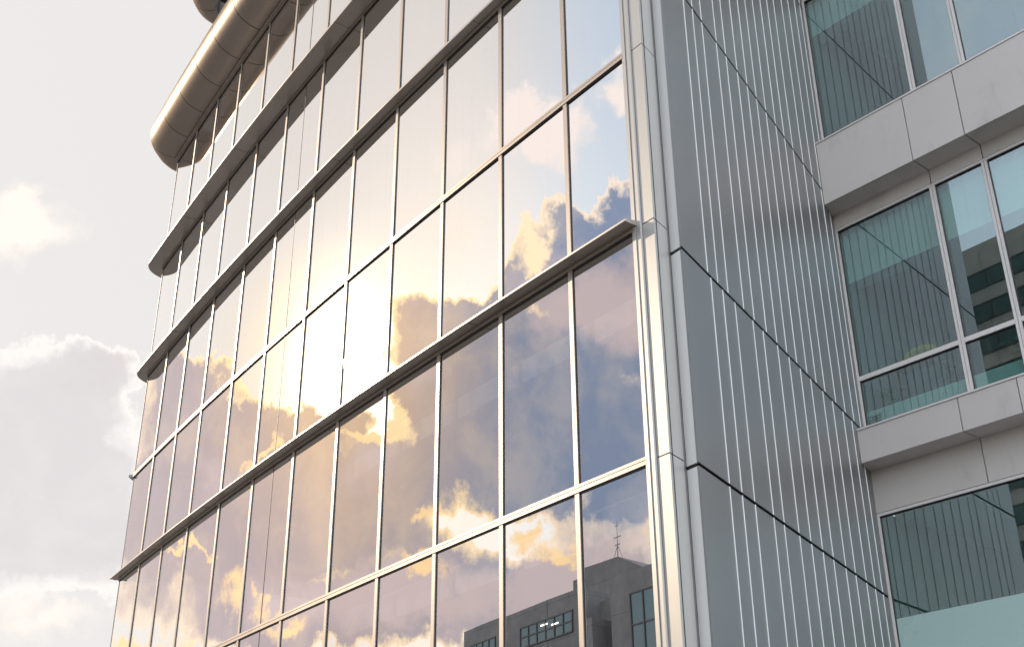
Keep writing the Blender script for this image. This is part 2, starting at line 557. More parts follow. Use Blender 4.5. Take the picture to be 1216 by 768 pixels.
# ------------------------------------------------------------------ ground and street
K = 1.2                                   # metres per survey unit
PHI, KAP = -0.6450261, 0.0061794 / K       # heading of the glass front and how it bows
X0, Y0 = 1.18519 * K, 10.0 * K
gm = MB()
gm.face([(-900, -900, 0), (900, -900, 0), (900, 900, 0), (-900, 900, 0)])
tag(gm.build('ground', concrete('paving', (0.30, 0.28, 0.26), 0.6, 0.6)), kind='structure')
A2 = Vector((sin(PHI), cos(PHI)))          # along the street, away from the viewer
N2 = Vector((-cos(PHI), sin(PHI)))         # out of the glass front, across the street


def street(t, q, z=0.0):
    p = A2 * t + N2 * q
    return (p.x, p.y, z)


rm = MB()
rm.face([street(-300, 9, 0.004), street(300, 9, 0.004), street(300, 23, 0.004), street(-300, 23, 0.004)])
tag(rm.build('road', plain('asphalt', (0.05, 0.05, 0.052), 0.85, 0.2, 0.8)), kind='structure')
lm = MB()
for t in range(-60, 120, 8):
    lm.face([street(t, 15.92, 0.008), street(t + 4, 15.92, 0.008), street(t + 4, 16.08, 0.008), street(t, 16.08, 0.008)])
tag(lm.build('road_markings', plain('road_paint', (0.75, 0.75, 0.73), 0.6)), kind='structure')
for q in (8.85, 23.0):
    km = MB()
    km.prism([street(-300, q)[:2], street(300, q)[:2], street(300, q + 0.15)[:2], street(-300, q + 0.15)[:2]], -0.05, 0.12)
    tag(km.build('kerb', M['slab']), kind='structure')

# ------------------------------------------------------------------ the glass-fronted block
SS = [q * K for q in (0.0, 0.926, 2.142, 3.397, 4.65, 5.921, 7.271, 8.715, 10.075, 11.54, 12.894, 14.244, 15.681)]
ZU = dict(D=3.577, C=5.942, T=8.039, B=10.250, A=12.807, R=15.613)
Z = {k: q * K + 1.6 for k, q in ZU.items()}
Z['E'] = Z['D'] - 2.75
Z['G'] = 0.25
Z['P'] = 20.2 * K + 1.6                    # parapet roll
MW = 0.075 * K                             # mullion width


def FP(s, out=0.0):
    a = PHI + KAP * s
    x = X0 + (cos(PHI) - cos(a)) / KAP
    y = Y0 + (sin(a) - sin(PHI)) / KAP
    return (x - cos(a) * out, y + sin(a) * out)


def FQ(s, out, z):
    x, y = FP(s, out)
    return (x, y, z)


def arcs(s0, s1, step=0.5):
    n = max(1, int(math.ceil((s1 - s0) / step)))
    return [s0 + (s1 - s0) * i / n for i in range(n + 1)]


SW = 0.5512259                              # heading of the end wall
US = Vector((sin(SW), cos(SW)))
NS = Vector((cos(SW), -sin(SW)))            # out of the end wall
Q = Vector((1.6175 * K, 9.919 * K))


def s_in(out, gap=0.4):
    """where a line inside the front meets the inner face of the end wall"""
    s = -1.0
    while (Vector(FP(s, out)) - Q).dot(NS) > -gap and s < 14:
        s += 0.02
    return s


ROOT = FQ(0, 0, 0)
tower = thing('glass_building', ROOT, 'office block with mirror glass front, bronze ledges and a ribbed grey metal end wall', 'office building')


def pbuild(mb, name, mats):
    return mb.build(name, mats, tower, ROOT)


def fbox(mb, s0, s1, o0, o1, z0, z1, row_mi=None, mi=0, step=0.6):
    rings = [[FQ(s, o0, z0), FQ(s, o1, z0), FQ(s, o1, z1), FQ(s, o0, z1)] for s in arcs(s0, s1, step)]
    mb.sweep(rings, mi, None, True, row_mi)


END = SS[12]
rows = [('G', 'E'), ('E', 'D'), ('D', 'C'), ('C', 'T'), ('T', 'B'), ('B', 'A'), ('A', 'R')]
FRAME_TOP = dict(G=0.1, E=0.10, D=0.10, C=0.17, T=0.105, B=0.17, A=0.17, R=0.12, P=0.1)
SEAM = (SS[6] + MW + SS[7]) / 2 - 0.02


def make_pane(s0, s1, z0, z1):
    mb = MB()
    n = 10
    ss = [s0 + (s1 - s0) * i / n for i in range(n + 1)]
    b = 0
    tilt = random.uniform(-0.0045, 0.0045)
    turn = random.uniform(-0.0025, 0.0025)

    def o(s, z):
        return -0.005 + tilt * ((z - z0) / (z1 - z0) - 0.5) + turn * ((s - s0) / (s1 - s0) - 0.5)
    for i in range(n):
        mb.f.append((b + 2 * i, b + 2 * i + 2, b + 2 * i + 3, b + 2 * i + 1))
        mb.mi.append(0); mb.sm.append(True)
    for s in ss:
        mb.v += [FQ(s, o(s, z0), z0), FQ(s, o(s, z1), z1)]
    # back face and rim on vertices of their own, so that the mirror face stays smooth
    b = len(mb.v)
    for s in (s0, s1):
        for dz in (z0, z1):
            mb.v += [FQ(s, o(s, dz) - 0.001, dz), FQ(s, -0.03, dz)]
    # order: s0z0f s0z0b s0z1f s0z1b s1z0f s1z0b s1z1f s1z1b
    for fc in ((0, 1, 3, 2), (4, 6, 7, 5), (0, 4, 5, 1), (2, 3, 7, 6)):
        mb.f.append(tuple(b + i for i in fc))
        mb.mi.append(1); mb.sm.append(False)
    return mb


for (lo, hi) in rows:
    zb = Z[lo] + FRAME_TOP[lo]
    zt = Z[hi]
    for k in range(1, 13):
        a = SS[k - 1] + (MW if k > 1 else 0.0)
        b = SS[k]
        if k == 12:
            b = END - 0.01
        spans = [(a, b)]
        if k == 7:
            spans = [(a, SEAM - 0.006), (SEAM + 0.006, b)]
        for (p, q) in spans:
            pbuild(make_pane(p + 0.004, q - 0.004, zb + 0.004, zt - 0.004), 'glass_pane', [M['facade_glass'] if k <= 5 and hi in 'DC' else M['mirror'], M['alu_dark']])

# mullions: a light cap on a dark gasket, from the ground to the parapet
for k in range(1, 12):
    mb = MB()
    s0, s1 = SS[k], SS[k] + MW
    fbox(mb, s0 + 0.012, s1 - 0.004, 0.003, 0.018, 0.2, Z['R'] + 0.1, [0, 0, 0, 0])
    fbox(mb, s0 - 0.002, s1 + 0.004, -0.06, 0.0025, 0.2, Z['R'] + 0.1, mi=1)
    pbuild(mb, 'mullion', [M['alu'], M['alu_dark']])
mb = MB()
fbox(mb, SEAM - 0.006, SEAM + 0.006, -0.03, 0.0, 0.2, Z['R'] + 0.1)
pbuild(mb, 'glass_seam', M['alu_dark'])
mb = MB()
fbox(mb, END - 0.012, END, -0.1, 0.004, 0.2, Z['R'] + 0.1)
pbuild(mb, 'corner_trim', M['alu'])

# transoms (two flats with a groove between)
for nm in ('E', 'D', 'T', 'R'):
    mb = MB()
    z, h = Z[nm], FRAME_TOP[nm]
    fbox(mb, -0.01, END, 0.0145, 0.028, z + 0.010, z + h * 0.56, step=1.0)
    fbox(mb, -0.01, END, 0.0145, 0.025, z + h * 0.66, z + h, step=1.0)
    fbox(mb, -0.01, END - 0.005, -0.06, 0.0135, z - 0.004, z + h + 0.002, mi=1, step=1.0)
    pbuild(mb, 'transom', [M['alu'], M['alu_dark']])
for nm in ('C', 'B', 'A'):
    mb = MB()
    z = Z[nm]
    fbox(mb, -0.01, END, 0.0145, 0.030, z + 0.010, z + 0.058, step=1.0)
    fbox(mb, -0.01, END - 0.005, -0.06, 0.0135, z - 0.004, z + 0.17, mi=1, step=1.0)
    pbuild(mb, 'head_frame', [M['alu'], M['alu_dark']])

# ledges
SIDE_AZ = radians(5.0)                    # the hidden end face runs back along this heading
CX, CY = FP(END)
AE = PHI + KAP * END
OUT_END = math.atan2(-cos(AE), sin(AE))    # heading of the outward normal at the end (x = sin, y = cos)
OUT_SIDE = SIDE_AZ - pi / 2


def ledge_path(e0, e1, kind, reach=3.0):
    """list of (inner xy, outer xy) from the right end, round the far corner and along the end face"""
    L = []
    for s in arcs(-0.06 * K, END - (0.08 if kind == 'round' else 0.0), 0.5):
        f = max(0.0, s / END)
        L.append((FP(s, 0.0), FP(s, e0 + (e1 - e0) * f)))
    if kind == 'round':
        h = OUT_END
        ox, oy = L[-1][1]
        for i in range(1, 41):
            turn = radians(100) * i / 40
            h2 = OUT_END + turn
            ox += sin(h2 + pi / 2 - radians(1.25)) * 0.030
            oy += cos(h2 + pi / 2 - radians(1.25)) * 0.030
            f = min(1.0, i / 12)
            rr = 0.9 * (i - 12) / 28 if i > 12 else 0.0
            L.append(((CX + sin(SIDE_AZ) * rr, CY + cos(SIDE_AZ) * rr), (ox, oy)))
        return L
    else:
        ox, oy = FP(END, e1 * 1.12)
        L.append(((CX, CY), (ox + sin(AE) * 0.16, oy + cos(AE) * 0.16)))
    sx, sy = sin(SIDE_AZ), cos(SIDE_AZ)
    nx, ny = sin(OUT_SIDE), cos(OUT_SIDE)
    for r in ((0.4, reach) if kind == 'round' else (0.05, 0.12)):
        L.append(((CX + sx * r, CY + sy * r), (CX + sx * r + nx * e1, CY + sy * r + ny * e1)))
    return L


LEDGES = [('C', 0.165 * K, 0.15 * K, 'point', 0.040), ('B', 0.125 * K, 0.235 * K, 'round', 0.055), ('A', 0.285 * K, 0.325 * K, 'round', 0.06)]
for nm, e0, e1, kind, th in LEDGES:
    z0 = Z[nm] + 0.060
    path = ledge_path(e0, e1, kind)
    mb = MB()
    rings = []
    for (ix, iy), (ox, oy) in path:
        cxm, cym = ox + (ix - ox) * 0.04, oy + (iy - oy) * 0.04
        rings.append([(ix, iy, z0), (cxm, cym, z0), (ox, oy, z0 + 0.008), (ox, oy, z0 + th - 0.008), (cxm, cym, z0 + th), (ix, iy, z0 + th + 0.03)])
    mb.sweep(rings)
    lg = pbuild(mb, 'ledge', M['ledge'])
    # fine joints across the soffit
    for s in [SS[i] + 0.55 for i in (2, 5, 8, 10)]:
        jm = MB()
        e = e0 + (e1 - e0) * s / END
        jm.sweep([[FQ(s, 0.02, z0 - 0.003), FQ(s, e - 0.004, z0 - 0.003), FQ(s, e - 0.004, z0 + 0.004), FQ(s, 0.02, z0 + 0.004)],
                  [FQ(s + 0.005, 0.02, z0 - 0.003), FQ(s + 0.005, e - 0.004, z0 - 0.003), FQ(s + 0.005, e - 0.004, z0 + 0.004), FQ(s + 0.005, 0.02, z0 + 0.004)]])
        jm.build('soffit_joint', M['dark'], lg, ROOT)
# small ledge that shows at the far corner on the transom level
mb = MB()
sx, sy = sin(SIDE_AZ), cos(SIDE_AZ)
nx, ny = sin(OUT_SIDE), cos(OUT_SIDE)
tx, ty = FP(END, 0.10)
mb.prism([(CX, CY), (tx + sin(AE) * 0.10, ty + cos(AE) * 0.10), (CX + sx * 3 + nx * 0.12, CY + sy * 3 + ny * 0.12), (CX + sx * 3, CY + sy * 3)], Z['T'] + 0.03, Z['T'] + 0.09)
pbuild(mb, 'ledge', M['ledge'])
# hidden end face
mb = MB()
mb.prism([(CX - sin(AE) * 0.05, CY - cos(AE) * 0.05), (CX - sin(AE) * 0.05 + sx * 9, CY - cos(AE) * 0.05 + sy * 9), (CX + cos(AE) * 0.3 + sx * 9, CY - sin(AE) * 0.3 + sy * 9), (CX + cos(AE) * 0.4, CY - sin(AE) * 0.4)], 0.0, Z['R'] + 0.5)
pbuild(mb, 'end_wall', M['side'])


# rolled canopies
def canopy(z0, r, s_from, s_to, n_seam, name, push=0.0):
    def ring(ix, iy, dx, dy, grow=0.0):
        pts = [(ix, iy, z0 + 0.03 - grow), (ix + dx * 0.06, iy + dy * 0.06, z0 + 0.012 - grow)]
        for i in range(0, 19):
            a = -pi / 2 + pi * i / 18
            o = 0.14 + (r * 1.04) * max(0.0, cos(a)) + (grow if cos(a) > 0.01 else 0)
            pts.append((ix + dx * o, iy + dy * o, z0 + r + (r + grow) * sin(a)))
        pts.append((ix, iy, z0 + 2 * r + 0.05))
        return pts
    path = []
    for s in arcs(s_from, s_to - 0.12, 0.3):
        a = PHI + KAP * s
        x, y = FP(s, push)
        path.append((x, y, -cos(a), sin(a)))
    ex, ey = FP(s_to - 0.12, push - 0.20)
    h = OUT_END
    for i in range(1, 15):
        h = OUT_END + radians(38) * i / 14
        path.append((ex + sin(h) * 0.20, ey + cos(h) * 0.20, sin(h), cos(h)))
    ex, ey = path[-1][0], path[-1][1]
    for q in (0.12, 0.24):
        path.append((ex + sin(h + pi / 2) * q, ey + cos(h + pi / 2) * q, sin(h), cos(h)))
    ex, ey = path[-1][0] - sin(h) * 0.3, path[-1][1] - cos(h) * 0.3
    h1 = h
    for i in range(1, 13):
        h = h1 + radians(50) * i / 12
        path.append((ex + sin(h) * 0.30, ey + cos(h) * 0.30, sin(h), cos(h)))
    ex, ey = path[-1][0], path[-1][1]
    for q in (0.3, 0.6, 0.9, 1.2, 1.5, 1.8, 2.1, 2.4):
        path.append((ex + sin(h + pi / 2) * q, ey + cos(h + pi / 2) * q, sin(h), cos(h)))
    # cut into sheets with a fine open joint
    lens = [0.0]
    for a, b in zip(path, path[1:]):
        m0 = Vector((a[0] + a[2] * r, a[1] + a[3] * r))
        m1 = Vector((b[0] + b[2] * r, b[1] + b[3] * r))
        lens.append(lens[-1] + (m1 - m0).length)
    total = lens[-1]

    def at(d):
        for i in range(len(lens) - 1):
            if lens[i + 1] >= d:
                f = (d - lens[i]) / max(1e-9, lens[i + 1] - lens[i])
                p, q = path[i], path[i + 1]
                w = [p[j] + (q[j] - p[j]) * f for j in range(4)]
                L = math.hypot(w[2], w[3])
                return (w[0], w[1], w[2] / L, w[3] / L)
        return path[-1]
    step = total / n_seam
    for k in range(n_seam):
        d0, d1 = k * step + 0.011, (k + 1) * step - 0.011
        ds = [d0] + [d for d in lens if d0 + 0.01 < d < d1 - 0.01] + [d1]
        mb = MB()
        rings = [ring(*at(d)) for d in ds]
        n = len(rings[0])
        mb.sweep(rings, 0, [False, True] + [True] * 18 + [False, False])
        pbuild(mb, name, M['tube'])
    core = MB()
    core.sweep([ring(*at(d), -0.012) for d in lens])
    pbuild(core, 'canopy_core', M['dark'])


canopy(Z['R'] + 0.10, 0.565 * K, 2.4, END, 16, 'canopy_panel')
canopy(Z['P'], 0.5 * K, 2.2, END - 0.1, 18, 'parapet_panel', -0.4)
mb = MB()
fbox(mb, -0.05, END, 0.0, 0.09, Z['R'] + 0.055, Z['R'] + 0.105, step=1.0)
pbuild(mb, 'drip_edge', M['alu'])
# warm metal wall strip between the two canopies
mb = MB()
fbox(mb, s_in(-0.9, 0.2), END - 0.5, -1.0, -0.9, Z['R'] + 0.3, Z['P'] + 0.6, step=1.0)
pbuild(mb, 'upper_cladding', M['tube'])

# inside: slabs, ceilings, back wall, blinds, lamps
def slab_poly(o0, o1, s1):
    return [FP(s, o0) for s in arcs(s_in(o0), s1, 1.5)] + [FP(s, o1) for s in reversed(arcs(s_in(o1), s1, 1.5))]


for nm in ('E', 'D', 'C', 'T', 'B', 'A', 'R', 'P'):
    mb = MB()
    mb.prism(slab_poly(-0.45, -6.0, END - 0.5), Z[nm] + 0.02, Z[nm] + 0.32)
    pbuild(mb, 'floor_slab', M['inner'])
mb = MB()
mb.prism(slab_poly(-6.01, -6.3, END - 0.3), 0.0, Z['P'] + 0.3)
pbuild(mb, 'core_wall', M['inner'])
for (lo, hi, drop0, drop1) in (('D', 'C', 0.62, 0.93), ('E', 'D', 0.16, 0.52)):
    for k in range(1, 7):
        s0 = SS[k - 1] + (MW if k > 1 else 0.05)
        mb = MB()
        fbox(mb, s0 + 0.02, SS[k] - 0.05, -0.32, -0.26, Z[hi] - drop1, Z[hi] - drop0, step=0.7)
        pbuild(mb, 'blind', M['blind'])
mb = MB()
fbox(mb, s_in(-0.34) + 0.05, SS[7], -0.36, -0.33, Z['D'] - 0.14, Z['D'] - 0.105, step=1.0)
pbuild(mb, 'blind_rail', M['blind'])

# ------------------------------------------------------------------ corner piers and ribbed end wall
def PL(al, out):
    """plan point from the corner: al along the front (units, positive to the left), out towards the street"""
    p = Vector((X0, Y0)) + (A2 * al + N2 * out) * K
    return (p.x, p.y)


q4 = Vector(PL(-0.188, -0.2576))
q5 = Vector(PL(-0.168, -0.3055))
ZTOP = Z['P'] + 0.9
mb = MB()
mb.prism([PL(0.004, 0.022), PL(-0.045, 0.022), PL(-0.045, -0.05), PL(0.004, -0.05)], 0.0, ZTOP)
mb.prism([PL(-0.051, 0.014), PL(-0.103, 0.014), PL(-0.113, -0.020), PL(-0.113, -0.06), PL(-0.051, -0.06)], 0.0, ZTOP)
mb.prism([PL(-0.040, 0.004), PL(-0.056, 0.004), PL(-0.056, -0.045), PL(-0.040, -0.045)], 0.0, ZTOP, 1)
pbuild(mb, 'corner_frame', [M['pil'], M['alu_dark']])
mb = MB()
back = [PL(-0.10, -0.045), PL(-0.262, -0.045), tuple(q4 - US * 0.02 - NS * 0.035), tuple(q5 + US * 0.03 - NS * 0.035), tuple(Q - NS * 0.05 + US * 0.04), tuple(Q + US * 5.9 * K - NS * 0.03), tuple(Q + US * 5.9 * K - NS * 0.3), tuple(Q - NS * 0.9 + US * 0.6)]
mb.prism(back, 0.0, ZTOP - 0.02)
pbuild(mb, 'joint_backing', M['dark'])
zj = [0.0, Z['E'] + 0.05, Z['D'] + 0.05, Z['C'] + 0.05, Z['T'] + 0.05, Z['B'] + 0.05, Z['A'] + 0.05, Z['R'] + 0.05, ZTOP]
for a, b in zip(zj, zj[1:]):
    mb = MB()
    mb.prism([PL(-0.121, -0.004), PL(-0.2726, -0.004), tuple(q4 - US * 0.0), tuple(q4 - NS * 0.08), PL(-0.121, -0.28)], a + 0.007, b - 0.007)
    pbuild(mb, 'pier_panel', M['pil'])
# slim dark slot with a steel strip in it
mb = MB()
sl0, sl1 = q4 + (q5 - q4) * 0.14, q4 + (q5 - q4) * 0.86
mb.prism([tuple(sl0), tuple(sl1), tuple(sl1 - NS * 0.03), tuple(sl0 - NS * 0.03)], 0.0, ZTOP)
pbuild(mb, 'slot_strip', M['side'])
WJ = [0.0, 1.40 * K + 1.6, 3.565 * K + 1.6, 5.735 * K + 1.6, 9.30 * K + 1.6, 12.87 * K + 1.6, 16.4 * K + 1.6, ZTOP]
R0 = [.617, .870, 1.14, 1.565, 1.85, 2.21, 2.53, 2.84, 3.17, 3.515, 3.84, 4.17, 4.58, 4.95, 5.31, 5.60]
R2 = [.679, .987, 1.309, 1.799, 2.098, 2.541, 2.904, 3.276, 3.627, 4.061, 4.428, 4.833, 5.188, 5.50]
RIBS = [R2, R2, R2, R0, R0, R0, R0]
WEND = 5.84 * K
for i, (a, b) in enumerate(zip(WJ, WJ[1:])):
    mb = MB()
    z0, z1 = a + 0.021, b - 0.021
    qf = Q - (Q - q5).normalized() * 0.0015
    mb.prism([tuple(q5), tuple(qf), tuple(qf + US * 0.03), tuple(q5 + US * 0.03)], z0, z1)
    pbuild(mb, 'pier_panel', M['pil2'])
    mb = MB()
    mb.prism([tuple(Q), tuple(Q + US * WEND), tuple(Q + US * WEND - NS * 0.02), tuple(Q - NS * 0.02 + US * 0.001)], z0, z1)
    wp = pbuild(mb, 'wall_panel', M['side'])
    for al in RIBS[i]:
        p = Q + US * (al * K + random.uniform(-0.006, 0.006))
        rb = MB()
        zz0, zz1 = z0 - 0.002, z1 + 0.002
        rb.prism([tuple(p - US * 0.005 + NS * 0.001), tuple(p - US * 0.004 + NS * 0.009), tuple(p + US * 0.004 + NS * 0.009), tuple(p + US * 0.005 + NS * 0.001)], zz0, zz1)
        rb.build('rib', M['rib'], wp, ROOT)
mb = MB()
mb.prism([PL(-0.1, -0.2), tuple(Q - NS * 0.31), tuple(Q + US * 12 - NS * 0.31), tuple(FP(END - 1.0, -6.3)), tuple(FP(END - 1.0, -1.0))], Z['P'] + 0.4, Z['P'] + 0.7)
pbuild(mb, 'roof', M['slab'])

# ------------------------------------------------------------------ the panel-clad wing
PW = -0.7029348
AW = Vector((-sin(PW), -cos(PW)))           # to the right along the wing
NW = Vector((-cos(PW), sin(PW)))            # out of the wing
KC = Vector((Q.x, Q.y)) + US * (5.80 * K)
WROOT = (KC.x, KC.y, 0.0)
wing = thing('office_wing', WROOT, 'set-back wing with green tinted ribbon windows and projecting pale metal panels', 'office building')


def W(t, out):
    p = KC + (AW * t + NW * out) * K
    return (p.x, p.y)


def zz(u):
    return u * K + 1.6


def wbuild(mb, name, mats, parent=None):
    return mb.build(name, mats, parent or wing, WROOT)


def wbox(mb, t0, t1, o0, o1, u0, u1, mi=0):
    mb.prism([W(t0, o0), W(t1, o0), W(t1, o1), W(t0, o1)], zz(u0), zz(u1), mi)


TMAX = 6.4
SPLIT = [0.0, 1.57, 2.335, 3.90, 4.66, TMAX]
# (spandrel bottom, spandrel top, window head, joints between)
LEV = [(1.20, 1.62, 4.57), (5.20, 5.63, 8.78), (9.06, 10.08, 13.0), (13.42, 14.45, 17.2)]
EO = 0.40
for li, (sb, st, wh) in enumerate(LEV):
    nxt = LEV[li + 1][0] + 0.02 if li + 1 < len(LEV) else wh + 0.42
    for j, (t0, t1) in enumerate(zip(SPLIT, SPLIT[1:])):
        mb = MB()
        c = 0.02
        l0 = (-0.36 if j == 0 else t0 + 0.008)
        # projecting spandrel box: front, soffit and a slim drip lip along the top
        if j == 0:
            pl = [tuple(Q + US * (5.80 * K - 0.002) + NS * 0.006), W(0.0, 0.0)]
            # the end of the box dies into the end wall
            e = EO * K / abs(US.x * NW.x + US.y * NW.y)
            pA = Q + US * (5.80 * K) + NS * 0.004
            pB = pA - US * e
            poly = [tuple(pA - US * 0.0), tuple(pB), W(t1 - 0.008, EO), W(t1 - 0.008, 0.0)]
        else:
            poly = [W(l0, 0.0), W(l0, EO), W(t1 - 0.008, EO), W(t1 - 0.008, 0.0)]
        mb.prism(poly, zz(sb), zz(st))
        wbuild(mb, 'spandrel_panel', M['wing'])
        mb = MB()
        wbox(mb, (0.004 if j == 0 else t0 + 0.008), t1 - 0.008, -0.03, 0.03, wh + 0.07, nxt)
        wbuild(mb, 'fascia_panel', M['wing'])
    # drip lip on the top edge of the spandrel
    mb = MB()
    wbox(mb, -0.02, TMAX, 0.02, EO + 0.012, st + 0.004, st + 0.028)
    wbuild(mb, 'sill_lip', M['wframe'])
    mb = MB()
    wbox(mb, 0.01, TMAX, -0.02, EO - 0.03, sb + 0.03, st - 0.02)
    wbox(mb, 0.01, TMAX, -0.12, -0.035, wh + 0.04, nxt + 0.1)
    wbuild(mb, 'joint_backing', M['dark'])


def ring_frame(mb, t0, t1, u0, u1, w, o0, o1, mi=0):
    wbox(mb, t0, t1, o0, o1, u1 - w, u1, mi)
    wbox(mb, t0, t1, o0, o1, u0, u0 + w, mi)
    wbox(mb, t0, t0 + w, o0, o1, u0 + w + 0.0015, u1 - w - 0.0015, mi)
    wbox(mb, t1 - w, t1, o0, o1, u0 + w + 0.0015, u1 - w - 0.0015, mi)


def window(t0, t1, u0, u1, rail=None):
    mb = MB()
    ring_frame(mb, t0, t1, u0, u1, 0.036, -0.03, 0.035)
    ring_frame(mb, t0 + 0.034, t1 - 0.034, u0 + 0.034, u1 - 0.034, 0.012, -0.028, 0.018, 1)
    if rail:
        wbox(mb, t0 + 0.038, t1 - 0.038, -0.029, 0.032, rail - 0.032, rail + 0.032)
        wbox(mb, t0 + 0.040, t1 - 0.040, -0.027, 0.017, rail - 0.044, rail + 0.044, 1)
    fr = wbuild(mb, 'window', [M['wframe'], M['alu_dark']])
    spans = [(u0 + 0.046, u1 - 0.046)] if not rail else [(u0 + 0.046, rail - 0.044), (rail + 0.044, u1 - 0.046)]
    for (a, b) in spans:
        pm = MB()
        wbox(pm, t0 + 0.046, t1 - 0.046, -0.010, -0.004, a, b)
        wbuild(pm, 'pane', M['green_glass'], fr)
    return fr


for li, (sb, st, wh) in enumerate(LEV):
    sp = SPLIT if li != 0 else [0.0, 3.0, 4.66, TMAX]
    for t0, t1 in zip(sp, sp[1:]):
        window(t0 + 0.004, t1 - 0.004, st + 0.035, wh + 0.06, {1: 6.50}.get(li))
# rooms behind the wing's glass
for li, (sb, st, wh) in enumerate(LEV):
    mb = MB()
    wbox(mb, -0.02, TMAX, -5.0, -0.06, sb - 0.1, st - 0.25)
    wbuild(mb, 'floor_slab', M['slab'])
    mb = MB()
    wbox(mb, 0.0, TMAX, -5.0, -0.40, wh + 0.12, wh + 0.2)
    wbuild(mb, 'ceiling', M['ceil'])
    mb = MB()
    wbox(mb, -0.10, 0.0, -5.0, -0.05, st - 0.25, wh + 0.12)
    wbuild(mb, 'partition', M['part'])
    mb = MB()
    wbox(mb, 0.0, TMAX, -5.2, -5.0, st - 0.25, wh + 0.2)
    wbuild(mb, 'back_wall', M['inner'])
    hb = {0: None, 1: (8.02, 1.0), 2: (12.42, 1.0), 3: (16.6, 1.0)}[li]
    if hb:
        mb = MB()
        wbox(mb, 0.002, TMAX, -0.40, -0.13, hb[0], wh + 0.119)
        wbuild(mb, 'bulkhead', M['ceil'])
    top = {0: 3.30, 1: 6.03, 2: None, 3: None}[li]
    if top:
        mb = MB()
        wbox(mb, 0.002, TMAX, -0.12, -0.036, st - 0.24, top)
        if li == 0:
            fm = MB()
            for ta, tb in ((0.052, 2.948), (3.052, 4.608)):
                wbox(fm, ta, tb, -0.0035, -0.0015, st + 0.09, top)
            wbuild(fm, 'frosted_film', M['film'])
        if li == 1:
            wbox(mb, 0.002, TMAX, -0.62, -0.1205, top - 0.05, top - 0.002)
        wbuild(mb, 'sill_wall', M['room'])
# vent grille low behind the lower pane of the middle window
mb = MB()
wbox(mb, 0.06, 0.27, -0.0355, -0.028, 5.68, 5.98)
for i in range(7):
    wbox(mb, 0.08, 0.25, -0.0278, -0.022, 5.70 + i * 0.038, 5.722 + i * 0.038, 1)
wbuild(mb, 'vent_grille', [M['vent'], M['dark']])
mb = MB()
wbox(mb, -0.5, TMAX, -5.2, EO, 18.0, 18.4)
wbuild(mb, 'roof', M['slab'])
mb = MB()
wbox(mb, TMAX, TMAX + 0.2, -5.2, 0.05, 0.0, 18.0)
wbuild(mb, 'end_wall', M['wing'])

# ---------------- things seen through the middle window
cab_p = W(0.80, -0.80)
cab = thing('bookcase', (cab_p[0], cab_p[1], zz(5.38)), 'low wooden bookcase standing behind the lower panes of the middle window', 'bookcase')
cab.rotation_euler.z = math.atan2(AW.y, AW.x)


def lbox(mb, x0, x1, y0, y1, z0, z1, mi=0):
    mb.prism([(x0, y0), (x1, y0), (x1, y1), (x0, y1)], z0, z1, mi)


ch = zz(6.84) - zz(5.38)
mb = MB(); lbox(mb, -0.8, 0.8, -0.18, 0.18, ch - 0.04, ch); mb.build('top', M['wood'], cab)
mb = MB(); lbox(mb, -0.8, -0.77, -0.18, 0.18, 0, ch - 0.042); mb.build('side_panel', M['wood'], cab)
mb = MB(); lbox(mb, 0.77, 0.8, -0.18, 0.18, 0, ch - 0.042); mb.build('side_panel', M['wood'], cab)
for q in (0.05, 0.45, 0.8):
    mb = MB(); lbox(mb, -0.768, 0.768, -0.17, 0.17, q, q + 0.03); mb.build('shelf', M['wood'], cab)

cu = thing('cushion', (W(0.52, -0.82)[0], W(0.52, -0.82)[1], zz(6.84)), 'yellow rounded cushion behind the glass just above the window rail', 'cushion')
cu.rotation_euler.z = math.atan2(AW.y, AW.x)
mb = MB()
rings = []
for i in range(0, 17):
    a = pi * i / 16
    cxx, czz = -cos(a) * 0.25, 0.075 + sin(a) ** 0.7 * 0.13
    r = 0.075 if 0 < i < 16 else 0.05
    tx_, tz_ = sin(a), cos(a)
    rings.append([(cxx + (-tz_) * r * cos(b) * 0.9, r * sin(b) * 1.2, max(0.002, czz + tx_ * r * cos(b))) for b in [2 * pi * j / 12 for j in range(12)]])
mb.sweep(rings, 0, [True] * 12)
mb.build('cover', M['yellow'], cu)
mb = MB()
lbox(mb, -0.2, 0.2, -0.05, 0.05, 0.004, 0.14)
mb.build('bolster_core', M['yellow'], cu)


